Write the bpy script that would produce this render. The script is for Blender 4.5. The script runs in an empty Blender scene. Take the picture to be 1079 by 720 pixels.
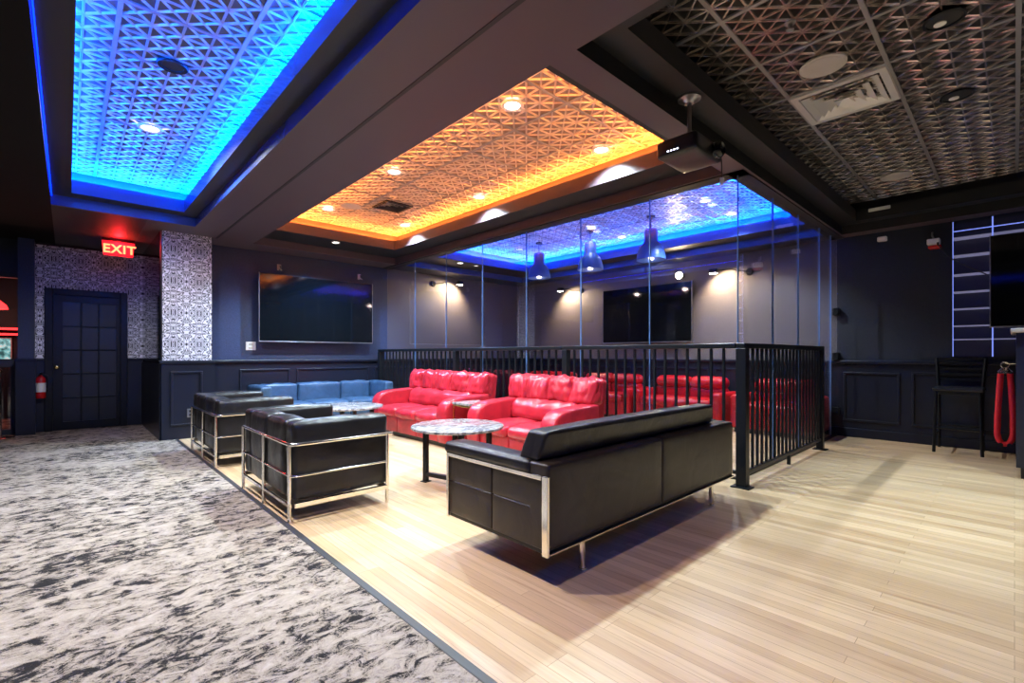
import bpy, bmesh, math, random
from mathutils import Vector, Matrix, noise
random.seed(7)
PI = math.pi
COL = bpy.context.scene.collection
SC = bpy.context.scene

# ------------------------------------------------------------------ materials
def new_mat(name):
    m = bpy.data.materials.new(name); m.use_nodes = True
    nt = m.node_tree
    return m, nt, nt.nodes['Principled BSDF']

def N(nt, typ, **kw):
    n = nt.nodes.new(typ)
    for k, v in kw.items():
        if k in n.inputs.keys(): n.inputs[k].default_value = v
        else: setattr(n, k, v)
    return n

def coords(nt, scale=(1, 1, 1), kind='Object', rot=(0, 0, 0)):
    tc = nt.nodes.new('ShaderNodeTexCoord'); mp = nt.nodes.new('ShaderNodeMapping')
    mp.inputs['Scale'].default_value = scale; mp.inputs['Rotation'].default_value = rot
    nt.links.new(tc.outputs[kind], mp.inputs['Vector'])
    return mp.outputs['Vector']

def ramp(nt, fac, stops):
    r = nt.nodes.new('ShaderNodeValToRGB')
    while len(r.color_ramp.elements) < len(stops): r.color_ramp.elements.new(.5)
    for e, (p, c) in zip(r.color_ramp.elements, stops):
        e.position = p; e.color = (*c, 1)
    nt.links.new(fac, r.inputs['Fac'])
    return r.outputs['Color']

def bump(nt, p, height, strength=.2, dist=.01):
    b = nt.nodes.new('ShaderNodeBump'); b.inputs['Strength'].default_value = strength; b.inputs['Distance'].default_value = dist
    nt.links.new(height, b.inputs['Height']); nt.links.new(b.outputs['Normal'], p.inputs['Normal'])

def simple(name, col, rough=.5, metal=0, bscale=0, bstr=.15, bdist=.004, var=0, spec=None, coat=0):
    m, nt, p = new_mat(name)
    p.inputs['Base Color'].default_value = (*col, 1); p.inputs['Roughness'].default_value = rough; p.inputs['Metallic'].default_value = metal
    if spec is not None: p.inputs['Specular IOR Level'].default_value = spec
    if coat: p.inputs['Coat Weight'].default_value = coat; p.inputs['Coat Roughness'].default_value = .15
    v = coords(nt)
    nz = N(nt, 'ShaderNodeTexNoise', Scale=bscale or 30.0, Detail=4.0); nt.links.new(v, nz.inputs['Vector'])
    if var:
        c0 = tuple(c * (1 - var) for c in col); c1 = tuple(min(1, c * (1 + var)) for c in col)
        nt.links.new(ramp(nt, nz.outputs['Fac'], [(.3, c0), (.7, c1)]), p.inputs['Base Color'])
    if bscale: bump(nt, p, nz.outputs['Fac'], bstr, bdist)
    return m

def emit(name, col, s):
    m = bpy.data.materials.new(name); m.use_nodes = True; nt = m.node_tree
    p = nt.nodes['Principled BSDF']
    p.inputs['Base Color'].default_value = (*col, 1)
    p.inputs['Emission Color'].default_value = (*col, 1); p.inputs['Emission Strength'].default_value = s
    return m

def leather(name, col, rough=.33, wr=.25, scale=9):
    m, nt, p = new_mat(name)
    p.inputs['Roughness'].default_value = rough; p.inputs['Specular IOR Level'].default_value = .38
    v = coords(nt)
    a = N(nt, 'ShaderNodeTexNoise', Scale=float(scale), Detail=5.0, Distortion=.6); nt.links.new(v, a.inputs['Vector'])
    b = N(nt, 'ShaderNodeTexVoronoi', Scale=260.0); nt.links.new(v, b.inputs['Vector'])
    mx = N(nt, 'ShaderNodeMath', operation='MULTIPLY_ADD'); nt.links.new(b.outputs['Distance'], mx.inputs[0]); mx.inputs[1].default_value = .06
    nt.links.new(a.outputs['Fac'], mx.inputs[2])
    c0 = tuple(c * .8 for c in col); c1 = tuple(min(1, c * 1.15) for c in col)
    nt.links.new(ramp(nt, a.outputs['Fac'], [(.35, c0), (.65, c1)]), p.inputs['Base Color'])
    bump(nt, p, mx.outputs[0], wr, .02)
    return m

M = {}
M['paint'] = simple('ceiling_paint', (.08, .054, .068), .5, bscale=140, bstr=.05, bdist=.002)
M['tray_blue_glow'] = simple('tray_blue_glow_paint', (.035, .085, .42), .25, bscale=140, bstr=.02, spec=1.0, coat=.6)  # blue LED glow on the tray faces is put into this colour
M['shade_dark'] = simple('ceiling_shade_dark', (.03, .022, .026), .55, bscale=140, bstr=.05)  # ceiling towards the door: its shade is put into a darker colour
M['shade_navy'] = simple('ceiling_shade_navy', (.018, .024, .05), .5, bscale=140, bstr=.05)  # glass-room soffit: dim light there is put into the dark colour
M['shade_black'] = simple('ceiling_shade_black', (.006, .006, .007), .85, bscale=140, bstr=.05, spec=.15)  # left soffit: near-black colour stands for the lack of light there
M['paint_black'] = simple('black_paint', (.012, .012, .014), .55, bscale=140, bstr=.05)
M['wall'] = simple('wall_navy', (.024, .036, .085), .5, bscale=55, bstr=.35, bdist=.006, var=.18)
M['wall_dark'] = simple('wall_black', (.009, .013, .024), .5, bscale=55, bstr=.3, bdist=.006, var=.15)
M['wall_taupe'] = simple('wall_taupe', (.115, .1, .105), .6, bscale=60, bstr=.3, bdist=.004, var=.12)
M['wains'] = simple('wainscot', (.01, .012, .022), .34, bscale=80, bstr=.06, spec=.35)
M['door'] = simple('door_paint', (.006, .007, .01), .38, bscale=80, bstr=.06, spec=.25)
M['chrome'] = simple('chrome', (.86, .84, .8), .13, 1)
M['brass'] = simple('brass', (.75, .53, .22), .2, 1)
M['steel'] = simple('dull_steel', (.45, .45, .47), .35, 1)
M['black_metal'] = simple('black_metal', (.006, .007, .009), .36, spec=.3)
M['black_plastic'] = simple('black_plastic', (.01, .01, .012), .35)
M['screen'] = simple('screen', (.004, .005, .006), .06)
M['leather'] = leather('black_leather', (.013, .012, .013), .3, .35, 7)
M['leather_fine'] = leather('black_leather_smooth', (.024, .017, .013), .33, .3, 5)
M['leather_blue_light'] = leather('blue_lit_leather', (.04, .085, .16), .34, .4, 8)  # blue light falling on this sofa is put into the leather colour
M['red'] = leather('red_leather', (.43, .018, .03), .28, .22, 6)
M['red_dark'] = leather('dark_red_leather', (.42, .005, .012), .36, .18, 6)
M['white'] = simple('white_plastic', (.75, .74, .72), .45)
M['cream'] = simple('grille_cream', (.5, .46, .42), .5, bscale=300, bstr=.3)
M['vent'] = simple('vent_metal', (.68, .65, .62), .4, .3)
M['velvet'] = simple('red_velvet', (.62, .006, .012), .75, bscale=260, bstr=.4, var=.1)
M['extinguisher'] = simple('extinguisher_red', (.55, .01, .012), .25)
M['pendant'] = simple('pendant_enamel', (.06, .16, .6), .35)
M['lamp_white'] = simple('pendant_inside', (.85, .8, .75), .5)
M['bar_wood'] = simple('bar_dark_wood', (.012, .014, .026), .35, bscale=25, bstr=.1, var=.25)
M['bar_top'] = simple('bar_pale_edge', (.55, .48, .46), .35)
M['fuse'] = simple('pane_edge', (.10, .18, .36), .15)
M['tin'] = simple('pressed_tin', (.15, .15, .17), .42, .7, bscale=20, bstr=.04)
M['tin_warm'] = simple('pressed_tin_warm', (.42, .31, .25), .42, .5, bscale=20, bstr=.04)  # same tin, tinted warm to bounce more orange light to the floor
M['tin_warm_rib'] = simple('pressed_tin_warm_rib', (.88, .76, .66), .34, .6, bscale=20, bstr=.04)
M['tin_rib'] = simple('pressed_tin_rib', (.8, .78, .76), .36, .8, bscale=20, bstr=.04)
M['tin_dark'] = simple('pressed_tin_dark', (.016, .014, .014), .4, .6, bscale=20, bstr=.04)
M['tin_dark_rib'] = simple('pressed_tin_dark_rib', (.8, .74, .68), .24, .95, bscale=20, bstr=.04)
M['tbar'] = simple('grid_bar', (.4, .38, .38), .42, .6)
M['strip_edge'] = simple('carpet_edge', (.03, .028, .03), .5)
M['lit'] = emit('lamp_lit', (1, .95, .86), 9)
M['lit_warm'] = emit('lamp_lit_warm', (1, .8, .52), 60)
M['lit_pend'] = emit('bulb_pendant', (1, .72, .55), 9)
M['led_blue'] = emit('led_blue', (.0, .1, 1.0), 520)
M['led_blue_v'] = emit('led_blue_room', (.0, .11, 1.0), 620)
M['led_orange'] = emit('led_orange', (1, .26, .035), 160)
M['led_added'] = emit('led_blue_added', (.0, .02, 1.0), 8)
M['led_red'] = emit('led_red', (1, .02, .02), 6)
M['led_line'] = emit('led_line', (.2, .28, .9), 1.0)
M['exit_red'] = emit('exit_red', (1, .02, .04), .9)
M['exit_letter'] = emit('exit_letter', (1, .33, .12), 2.4)
M['teal'] = emit('backlit_teal', (.22, .62, .6), .9)
M['led_white'] = emit('led_indicator', (.8, .8, 1), 4)

def mk_glass(name, tint=(.97, .985, 1), ior=1.5, rough=.0, extra=.0):
    m = bpy.data.materials.new(name); m.use_nodes = True; nt = m.node_tree
    nt.nodes.remove(nt.nodes['Principled BSDF']); out = nt.nodes['Material Output']
    t = nt.nodes.new('ShaderNodeBsdfTransparent'); t.inputs['Color'].default_value = (*tint, 1)
    g = nt.nodes.new('ShaderNodeBsdfGlossy'); g.inputs['Roughness'].default_value = rough
    f = nt.nodes.new('ShaderNodeFresnel'); ge = nt.nodes.new('ShaderNodeNewGeometry')
    io = N(nt, 'ShaderNodeMapRange'); io.inputs[3].default_value = ior; io.inputs[4].default_value = 1 / ior
    nt.links.new(ge.outputs['Backfacing'], io.inputs[0]); nt.links.new(io.outputs[0], f.inputs['IOR'])
    ad = N(nt, 'ShaderNodeMath', operation='ADD'); nt.links.new(f.outputs[0], ad.inputs[0]); ad.inputs[1].default_value = extra
    mx = nt.nodes.new('ShaderNodeMixShader')
    nt.links.new(ad.outputs[0], mx.inputs['Fac']); nt.links.new(t.outputs[0], mx.inputs[1]); nt.links.new(g.outputs[0], mx.inputs[2])
    nt.links.new(mx.outputs[0], out.inputs['Surface'])
    return m
M['glass'] = mk_glass('clear_glass', (.95, .97, 1), 1.5, .0, .04)
M['glass_dark'] = mk_glass('smoked_glass', (.5, .55, .7), 1.6, .02, .06)

def mk_wood():
    m, nt, p = new_mat('maple_strip_floor')
    v = coords(nt, (1, 1, 1), rot=(0, 0, PI / 2))
    def brick(c1, c2, mort):
        b = nt.nodes.new('ShaderNodeTexBrick')
        b.offset = .37; b.offset_frequency = 3; b.squash = 1
        b.inputs['Scale'].default_value = 1; b.inputs['Brick Width'].default_value = 1.15; b.inputs['Row Height'].default_value = .057
        b.inputs['Mortar Size'].default_value = .0011; b.inputs['Mortar Smooth'].default_value = .3; b.inputs['Bias'].default_value = 0
        b.inputs['Color1'].default_value = c1; b.inputs['Color2'].default_value = c2; b.inputs['Mortar'].default_value = mort
        nt.links.new(v, b.inputs['Vector']); return b
    b = brick((.71, .52, .32, 1), (.54, .36, .2, 1), (.32, .2, .1, 1))
    g = N(nt, 'ShaderNodeTexNoise', Scale=1.0, Detail=6.0, Roughness=.65)
    nt.links.new(coords(nt, (60, 2.2, 1)), g.inputs['Vector'])
    big = N(nt, 'ShaderNodeTexNoise', Scale=.9, Detail=3.0); nt.links.new(coords(nt, (1.6, .6, 1)), big.inputs['Vector'])
    gr = ramp(nt, g.outputs['Fac'], [(.3, (.80, .77, .72)), (.7, (1.08, 1.05, 1.03))])
    br = ramp(nt, big.outputs['Fac'], [(.3, (.84, .82, .80)), (.7, (1.1, 1.1, 1.1))])
    m1 = N(nt, 'ShaderNodeMix', data_type='RGBA', blend_type='MULTIPLY'); m1.inputs[0].default_value = .8
    nt.links.new(b.outputs['Color'], m1.inputs[6]); nt.links.new(gr, m1.inputs[7])
    m2 = N(nt, 'ShaderNodeMix', data_type='RGBA', blend_type='MULTIPLY'); m2.inputs[0].default_value = .8
    nt.links.new(m1.outputs[2], m2.inputs[6]); nt.links.new(br, m2.inputs[7])
    # worn dark streaks of their own
    w = N(nt, 'ShaderNodeTexNoise', Scale=1.0, Detail=5.0, Roughness=.6); nt.links.new(coords(nt, (22, 1.1, 1)), w.inputs['Vector'])
    ws = ramp(nt, w.outputs['Fac'], [(.58, (1, 1, 1)), (.7, (.58, .43, .3))])
    m3 = N(nt, 'ShaderNodeMix', data_type='RGBA', blend_type='MULTIPLY'); m3.inputs[0].default_value = .6
    nt.links.new(m2.outputs[2], m3.inputs[6]); nt.links.new(ws, m3.inputs[7])
    nt.links.new(m3.outputs[2], p.inputs['Base Color'])
    p.inputs['Roughness'].default_value = .3
    bump(nt, p, b.outputs['Fac'], -.25, .002)
    return m
M['wood'] = mk_wood()

def mk_carpet():
    m, nt, p = new_mat('mottled_carpet')
    v = coords(nt, (2.0, 3.3, 1), rot=(0, 0, .05))
    w = N(nt, 'ShaderNodeTexNoise', Scale=.75, Detail=4.0, Roughness=.6); nt.links.new(v, w.inputs['Vector'])
    n1 = N(nt, 'ShaderNodeTexNoise', Scale=5.2, Detail=12.0, Roughness=.78, Distortion=.6); nt.links.new(v, n1.inputs['Vector'])
    ad = N(nt, 'ShaderNodeMath', operation='MULTIPLY_ADD'); nt.links.new(w.outputs['Fac'], ad.inputs[0]); ad.inputs[1].default_value = .3
    nt.links.new(n1.outputs['Fac'], ad.inputs[2])
    f = N(nt, 'ShaderNodeTexNoise', Scale=220.0, Detail=2.0); nt.links.new(coords(nt), f.inputs['Vector'])
    ad2 = N(nt, 'ShaderNodeMath', operation='MULTIPLY_ADD'); nt.links.new(f.outputs['Fac'], ad2.inputs[0]); ad2.inputs[1].default_value = .1
    nt.links.new(ad.outputs[0], ad2.inputs[2])
    c = ramp(nt, ad2.outputs[0], [(.622, (.02, .018, .018)), (.65, (.06, .05, .045)), (.668, (.2, .165, .132)), (.715, (.31, .258, .208)), (.86, (.44, .375, .31))])
    nt.links.new(c, p.inputs['Base Color']); p.inputs['Roughness'].default_value = .95; p.inputs['Specular IOR Level'].default_value = .1
    bump(nt, p, f.outputs['Fac'], .5, .006)
    return m
M['carpet'] = mk_carpet()

def mk_wallpaper():
    m, nt, p = new_mat('silver_scroll_wallpaper')
    tc = nt.nodes.new('ShaderNodeTexCoord'); sp = nt.nodes.new('ShaderNodeSeparateXYZ'); nt.links.new(tc.outputs['Object'], sp.inputs[0])
    cb = nt.nodes.new('ShaderNodeCombineXYZ')
    px = N(nt, 'ShaderNodeMath', operation='PINGPONG'); px.inputs[1].default_value = .145; nt.links.new(sp.outputs['X'], px.inputs[0])
    pz = N(nt, 'ShaderNodeMath', operation='PINGPONG'); pz.inputs[1].default_value = .21; nt.links.new(sp.outputs['Z'], pz.inputs[0])
    nt.links.new(px.outputs[0], cb.inputs[0]); nt.links.new(pz.outputs[0], cb.inputs[2])
    nz = N(nt, 'ShaderNodeTexNoise', Scale=13.0, Detail=1.0, Distortion=.5); nt.links.new(cb.outputs[0], nz.inputs['Vector'])
    mu = N(nt, 'ShaderNodeMath', operation='MULTIPLY'); mu.inputs[1].default_value = 62; nt.links.new(nz.outputs['Fac'], mu.inputs[0])
    sn = N(nt, 'ShaderNodeMath', operation='SINE'); nt.links.new(mu.outputs[0], sn.inputs[0])
    fac = N(nt, 'ShaderNodeMath', operation='MULTIPLY_ADD'); fac.inputs[1].default_value = .5; fac.inputs[2].default_value = .5; nt.links.new(sn.outputs[0], fac.inputs[0])
    c = ramp(nt, fac.outputs[0], [(.36, (.02, .02, .03)), (.5, (.9, .88, .95))])
    nt.links.new(c, p.inputs['Base Color'])
    p.inputs['Metallic'].default_value = .3; p.inputs['Roughness'].default_value = .4
    bump(nt, p, fac.outputs[0], .3, .003)
    return m
M['paper'] = mk_wallpaper()

def mk_marble():
    m, nt, p = new_mat('grey_marble_top')
    v = coords(nt, (1, 2.6, 1), rot=(0, 0, .5))
    n1 = N(nt, 'ShaderNodeTexNoise', Scale=2.4, Detail=7.0, Roughness=.55, Distortion=2.0); nt.links.new(v, n1.inputs['Vector'])
    c = ramp(nt, n1.outputs['Fac'], [(.3, (.05, .05, .06)), (.43, (.2, .19, .2)), (.5, (.42, .4, .4)), (.56, (.12, .11, .12)), (.68, (.36, .34, .35))])
    nt.links.new(c, p.inputs['Base Color']); p.inputs['Roughness'].default_value = .2
    return m
M['marble'] = mk_marble()

# ------------------------------------------------------------------ mesh helpers
class MB:
    def __init__(s): s.v = []; s.f = []
    def add(s, vs, fs):
        o = len(s.v); s.v += [tuple(v) for v in vs]; s.f += [tuple(i + o for i in f) for f in fs]; return s
    def quad(s, a, b, c, d): return s.add([a, b, c, d], [(0, 1, 2, 3)])
    def box(s, x0, x1, y0, y1, z0, z1):
        v = [(x, y, z) for z in (z0, z1) for y in (y0, y1) for x in (x0, x1)]
        return s.add(v, [(0, 2, 3, 1), (4, 5, 7, 6), (0, 1, 5, 4), (2, 6, 7, 3), (0, 4, 6, 2), (1, 3, 7, 5)])
    def rbox(s, x0, x1, y0, y1, z0, z1, r=.01, seg=2):
        bm = bmesh.new(); bmesh.ops.create_cube(bm, size=1)
        for v in bm.verts: v.co = Vector(((x0 + x1) / 2 + v.co.x * (x1 - x0), (y0 + y1) / 2 + v.co.y * (y1 - y0), (z0 + z1) / 2 + v.co.z * (z1 - z0)))
        r = min(r, .49 * min(x1 - x0, y1 - y0, z1 - z0))
        bmesh.ops.bevel(bm, geom=bm.edges[:] + bm.verts[:], offset=r, segments=seg, profile=.5, affect='EDGES')
        return s.bm(bm)
    def bm(s, bm):
        bm.verts.ensure_lookup_table(); bm.verts.index_update()
        s.add([v.co[:] for v in bm.verts], [[v.index for v in f.verts] for f in bm.faces]); bm.free(); return s
    def tube(s, pts, r, seg=10, cap=True, r2=None):
        pts = [Vector(p) for p in pts]; n = len(pts); rings = []
        up = None
        for i, p in enumerate(pts):
            t = ((pts[i] - pts[i - 1]).normalized() if i else Vector((0, 0, 0))) + ((pts[i + 1] - pts[i]).normalized() if i < n - 1 else Vector((0, 0, 0)))
            t.normalize()
            if up is None: up = Vector((0, 0, 1)) if abs(t.z) < .9 else Vector((1, 0, 0))
            a = t.cross(up).normalized(); b = a.cross(t).normalized(); up = b
            rr = r if r2 is None else r + (r2 - r) * i / (n - 1)
            rings.append([p + a * math.cos(2 * PI * k / seg) * rr + b * math.sin(2 * PI * k / seg) * rr for k in range(seg)])
        v = [q for R in rings for q in R]; f = []
        for i in range(n - 1):
            for k in range(seg):
                f.append((i * seg + k, i * seg + (k + 1) % seg, (i + 1) * seg + (k + 1) % seg, (i + 1) * seg + k))
        if cap: f += [tuple(range(seg - 1, -1, -1)), tuple((n - 1) * seg + k for k in range(seg))]
        return s.add(v, f)
    def lathe(s, prof, c=(0, 0, 0), seg=28, axis='z'):
        v = []; f = []; n = len(prof)
        for (r, z) in prof:
            for k in range(seg):
                a = 2 * PI * k / seg; q = (math.cos(a) * r, math.sin(a) * r, z)
                if axis == 'x': q = (q[2], q[0], q[1])
                if axis == 'y': q = (q[0], q[2], q[1])
                v.append((c[0] + q[0], c[1] + q[1], c[2] + q[2]))
        for i in range(n - 1):
            for k in range(seg): f.append((i * seg + k, i * seg + (k + 1) % seg, (i + 1) * seg + (k + 1) % seg, (i + 1) * seg + k))
        if prof[0][0] > 1e-6: f.append(tuple(range(seg - 1, -1, -1)))
        if prof[-1][0] > 1e-6: f.append(tuple((n - 1) * seg + k for k in range(seg)))
        return s.add(v, f)
    def prism(s, poly, a, b, plane='xz'):
        n = len(poly)
        def P(u, w, t): return {'xz': (u, t, w), 'yz': (t, u, w), 'xy': (u, w, t)}[plane]
        v = [P(u, w, a) for u, w in poly] + [P(u, w, b) for u, w in poly]
        f = [tuple(range(n)), tuple(range(2 * n - 1, n - 1, -1))] + [(i, i + n, (i + 1) % n + n, (i + 1) % n) for i in range(n)]
        return s.add(v, f)
    def cushion(s, x0, x1, y0, y1, z0, z1, r=.04, puff=(.0, .0, .0), wr=0, ws=9, seed=0, n=9, xf=None):
        h = Vector(((x1 - x0) / 2, (y1 - y0) / 2, (z1 - z0) / 2)); c = Vector(((x0 + x1) / 2, (y0 + y1) / 2, (z0 + z1) / 2))
        r = min(r, .98 * min(h))
        def ax(H):
            b = [-H + r * k for k in (0, .25, .6)]
            L = [-(H - r) + 2 * (H - r) * k / n for k in range(n + 1)] if H - r > 1e-4 else [0.]
            return b + L + [-q for q in reversed(b)]
        A = [ax(h.x), ax(h.y), ax(h.z)]
        idx = {}; vs = []; fs = []
        def vert(p):
            k = tuple(round(q, 6) for q in p)
            if k in idx: return idx[k]
            p = Vector(p); q = Vector([max(-(h[i] - r), min(h[i] - r, p[i])) for i in range(3)])
            d = p - q
            o = q + d.normalized() * r if d.length > 1e-9 else p.copy()
            u = Vector([p[i] / h[i] for i in range(3)]); nr = d.normalized() if d.length > 1e-9 else Vector((0, 0, 0))
            for i in range(3):
                j, l = (i + 1) % 3, (i + 2) % 3
                o[i] += u[i] * puff[i] * (1 - u[j] ** 2) * (1 - u[l] ** 2)
            if wr:
                w = Vector((o.x * ws, o.y * ws, o.z * ws * .45)) + Vector((seed * 3.7, seed * 1.3, seed))
                o += nr * wr * (noise.noise(w) * .7 + abs(noise.noise(w * 1.9)) * .6 - .2)
            o += c
            if xf: o = xf(o)
            idx[k] = len(vs); vs.append(o[:]); return idx[k]
        for i in range(3):
            j, l = (i + 1) % 3, (i + 2) % 3
            for sgn in (-1, 1):
                for a in range(len(A[j]) - 1):
                    for b in range(len(A[l]) - 1):
                        q = []
                        for (da, db) in ((0, 0), (1, 0), (1, 1), (0, 1)):
                            p = [0, 0, 0]; p[i] = sgn * h[i]; p[j] = A[j][a + da]; p[l] = A[l][b + db]; q.append(vert(p))
                        if sgn < 0: q.reverse()
                        if len(set(q)) == 4: fs.append(tuple(q))
        return s.add(vs, fs)
    def build(s, name, mat, parent=None, smooth=False, kind=None, bevel=0, label=None):
        me = bpy.data.meshes.new(name); me.from_pydata(s.v, [], s.f); me.validate()
        bm = bmesh.new(); bm.from_mesh(me); bmesh.ops.recalc_face_normals(bm, faces=bm.faces[:]); bm.to_mesh(me); bm.free()
        for mm in (mat if isinstance(mat, list) else [mat]): me.materials.append(mm)
        if smooth:
            me.polygons.foreach_set('use_smooth', [True] * len(me.polygons))
            try: me.set_sharp_from_angle(angle=math.radians(42))
            except Exception: pass
        o = bpy.data.objects.new(name, me); COL.objects.link(o)
        if parent: o.parent = parent
        if kind: o['kind'] = kind
        if label: o['label'] = label
        return o

def fillet(pts, r, n=5):
    pts = [Vector(p) for p in pts]; out = [pts[0]]
    for i in range(1, len(pts) - 1):
        a = (pts[i - 1] - pts[i]).normalized(); b = (pts[i + 1] - pts[i]).normalized()
        p0 = pts[i] + a * r; p1 = pts[i] + b * r
        for k in range(n + 1):
            t = k / n; out.append(p0 * (1 - t) ** 2 + pts[i] * 2 * t * (1 - t) + p1 * t * t)
    return out + [pts[-1]]

def thing(name, label, cat, loc=(0, 0, 0), rz=0, group=None):
    o = bpy.data.objects.new(name, None); COL.objects.link(o); o.location = loc; o.rotation_euler = (0, 0, rz)
    o.empty_display_size = .1
    return tag(o, label, cat, group)
def tag(o, label, cat, group=None):
    o['label'] = label; o['category'] = cat
    if group: o['group'] = group
    return o
def dup(root, loc, rz=0, label=None):
    r = root.copy(); COL.objects.link(r); r.location = loc; r.rotation_euler = (0, 0, rz)
    if label: r['label'] = label
    for ch in list(root.children):
        c = ch.copy(); COL.objects.link(c); c.parent = r
        for g in list(ch.children):
            d = g.copy(); COL.objects.link(d); d.parent = c
    return r
def structure(name, loc=(0, 0, 0)):
    o = bpy.data.objects.new(name, None); COL.objects.link(o); o.location = loc; o['kind'] = 'structure'; return o

# ------------------------------------------------------------------ the setting
CARPET_X = 1.056
XR, YTV, YD, ZS = 7.83, 8.08, 9.6, 2.74
XL, YB = -4.0, -4.5
MB().box(CARPET_X, XR + .2, YB, YTV + .2, -.1, 0).build('floor', M['wood'], kind='structure')
MB().box(XL, CARPET_X - .03, YB, 12.2, -.1, .006).build('floor', M['carpet'], kind='structure')
MB().rbox(CARPET_X - .03, CARPET_X + .008, YB, 7.6, -.02, .009, .004).build('trim_1', M['strip_edge'], kind='structure')

def panels(mb, spec, plane, pos, out):
    """raised picture-frame mouldings; spec (a0,a1,z0,z1)"""
    w, t = .028, .018
    for (a0, a1, z0, z1) in spec:
        for (p0, p1, q0, q1) in ((a0, a1, z1 - w, z1), (a0, a1, z0, z0 + w), (a0, a0 + w, z0 + w, z1 - w), (a1 - w, a1, z0 + w, z1 - w)):
            if plane == 'y': mb.rbox(p0, p1, min(pos, pos + out * t), max(pos, pos + out * t), q0, q1, .006, 2)
            else: mb.rbox(min(pos, pos + out * t), max(pos, pos + out * t), p0, p1, q0, q1, .006, 2)

# wall with the television (Y = 8.08), also the far wall of the glass room
MB().box(1.46, 4.38, YTV, YTV + .12, 0, ZS + .3).build('wall_back', M['wall'], kind='structure')
MB().box(4.38, XR + .2, YTV, YTV + .12, 0, ZS + .3).build('wall_back', M['wall_taupe'], kind='structure')
w = MB(); w.box(1.46, XR, YTV - .02, YTV, 0, 1.0)
panels(w, [(1.9, 2.63, .2, .9), (2.73, 4.0, .2, .9), (4.1, 5.2, .2, .9), (5.3, 6.5, .2, .9), (6.6, 7.7, .2, .9)], 'y', YTV - .02, -1)
w.build('trim_2', M['wains'], kind='structure')
MB().rbox(1.46, XR, YTV - .06, YTV, 1.0, 1.045, .012, 2).build('trim_3', M['wains'], kind='structure')
MB().rbox(1.46, XR, YTV - .045, YTV, 0, .13, .01, 2).build('baseboard_back', M['wains'], kind='structure')

# right wall (X = 7.83)
MB().box(XR, XR + .12, 1.7, YTV, 0, ZS + .3).build('wall_right', M['wall_taupe'], kind='structure')
MB().box(XR, XR + .12, YB, 1.7, 0, ZS + .6).build('wall_right', M['wall_dark'], kind='structure')
w = MB(); w.box(XR - .02, XR, YB, YTV, 0, 1.0)
panels(w, [(1.01, 1.62, .215, .885), (-.35, .895, .215, .9), (2.0, 3.4, .2, .9), (3.5, 4.9, .2, .9), (5.0, 6.4, .2, .9), (6.5, 7.9, .2, .9)], 'x', XR - .02, -1)
w.build('trim_4', M['wains'], kind='structure')
MB().rbox(XR - .06, XR, YB, YTV, 1.0, 1.045, .012, 2).build('trim_5', M['wains'], kind='structure')
MB().rbox(XR - .045, XR, YB, YTV, 0, .12, .01, 2).build('baseboard_right', M['wains'], kind='structure')

# wallpapered column and the wing wall behind it
MB().box(.885, 1.46, 7.6, YD, 0, ZS + .02).build('wall_column', M['wall_dark'], kind='structure')
MB().box(.9, 1.45, 7.592, 7.6, 1.045, ZS).build('trim_6', M['paper'], kind='structure')
w = MB(); w.box(.87, 1.475, 7.575, 7.6, 0, 1.0); w.box(.865, .885, 7.575, YD, 0, 1.0)
panels(w, [(.98, 1.34, .18, .9)], 'y', 7.575, -1); w.build('trim_7', M['wains'], kind='structure')
w = MB(); w.rbox(.86, 1.48, 7.555, 7.6, 1.0, 1.045, .01, 2)
w.build('trim_8', M['wains'], kind='structure')
MB().rbox(.888, .9, 7.588, 7.6, 1.045, ZS, .004, 1).build('trim_9', M['chrome'], kind='structure')
MB().box(.878, .886, 7.7, YD, 1.045, ZS).build('trim_10', M['screen'], kind='structure')

# door wall (Y = 9.6)
w = MB(); w.box(-.33, -.245, YD, YD + .12, 0, ZS); w.box(.69, .9, YD, YD + .12, 0, ZS); w.box(-.245, .69, YD, YD + .12, 2.09, ZS); w.box(-.33, .9, YD + .1, YD + .14, 0, 2.1)
w.build('wall_far', M['wall_dark'], kind='structure')
w = MB(); w.box(-.338, -.245, YD - .012, YD, 1.065, 2.705); w.box(.69, .885, YD - .012, YD, 1.065, 2.705); w.box(-.245, .69, YD - .012, YD, 2.09, 2.705)
w.build('trim_11', M['paper'], kind='structure')
w = MB(); w.box(-.338, -.245, YD - .015, YD, 0, 1.03); w.box(.69, .885, YD - .015, YD, 0, 1.03); w.rbox(-.338, -.245, YD - .04, YD, 1.03, 1.065, .008); w.rbox(.69, .885, YD - .04, YD, 1.03, 1.065, .008)
w.build('trim_12', M['wains'], kind='structure')
# pier left of the door
w = MB(); w.box(-.5, -.338, 9.4, YD + .12, 0, ZS); w.build('wall_pier', M['wall'], kind='structure')
w = MB(); w.box(-.52, -.325, 9.375, 9.4, 0, 1.03); w.rbox(-.53, -.315, 9.355, 9.4, 1.03, 1.07, .008); w.build('trim_13', M['wains'], kind='structure')
# low wall and glazed opening left of the pier, with the bar room behind
w = MB(); w.box(XL, -.5, YD, YD + .12, .95, 1.06); w.box(XL, -.5, YD, YD + .12, 2.2, ZS); w.box(XL, -.5, YD, YD + .12, 0, .08); w.box(-.58, -.5, YD, YD + .12, .08, .95)
w.build('wall_far', M['wall_dark'], kind='structure')
win = structure('window_1')
MB().box(-2.6, -.5, YD + .05, YD + .06, 1.06, 2.2).build('glass_pane', M['glass'], win)
MB().box(-2.6, -.58, YD + .05, YD + .06, .08, .95).build('glass_pane', M['glass'], win)
MB().box(XL, 1.0, 12.0, 12.2, 0, ZS).build('wall_bar', M['wall_dark'], kind='structure')
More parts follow.
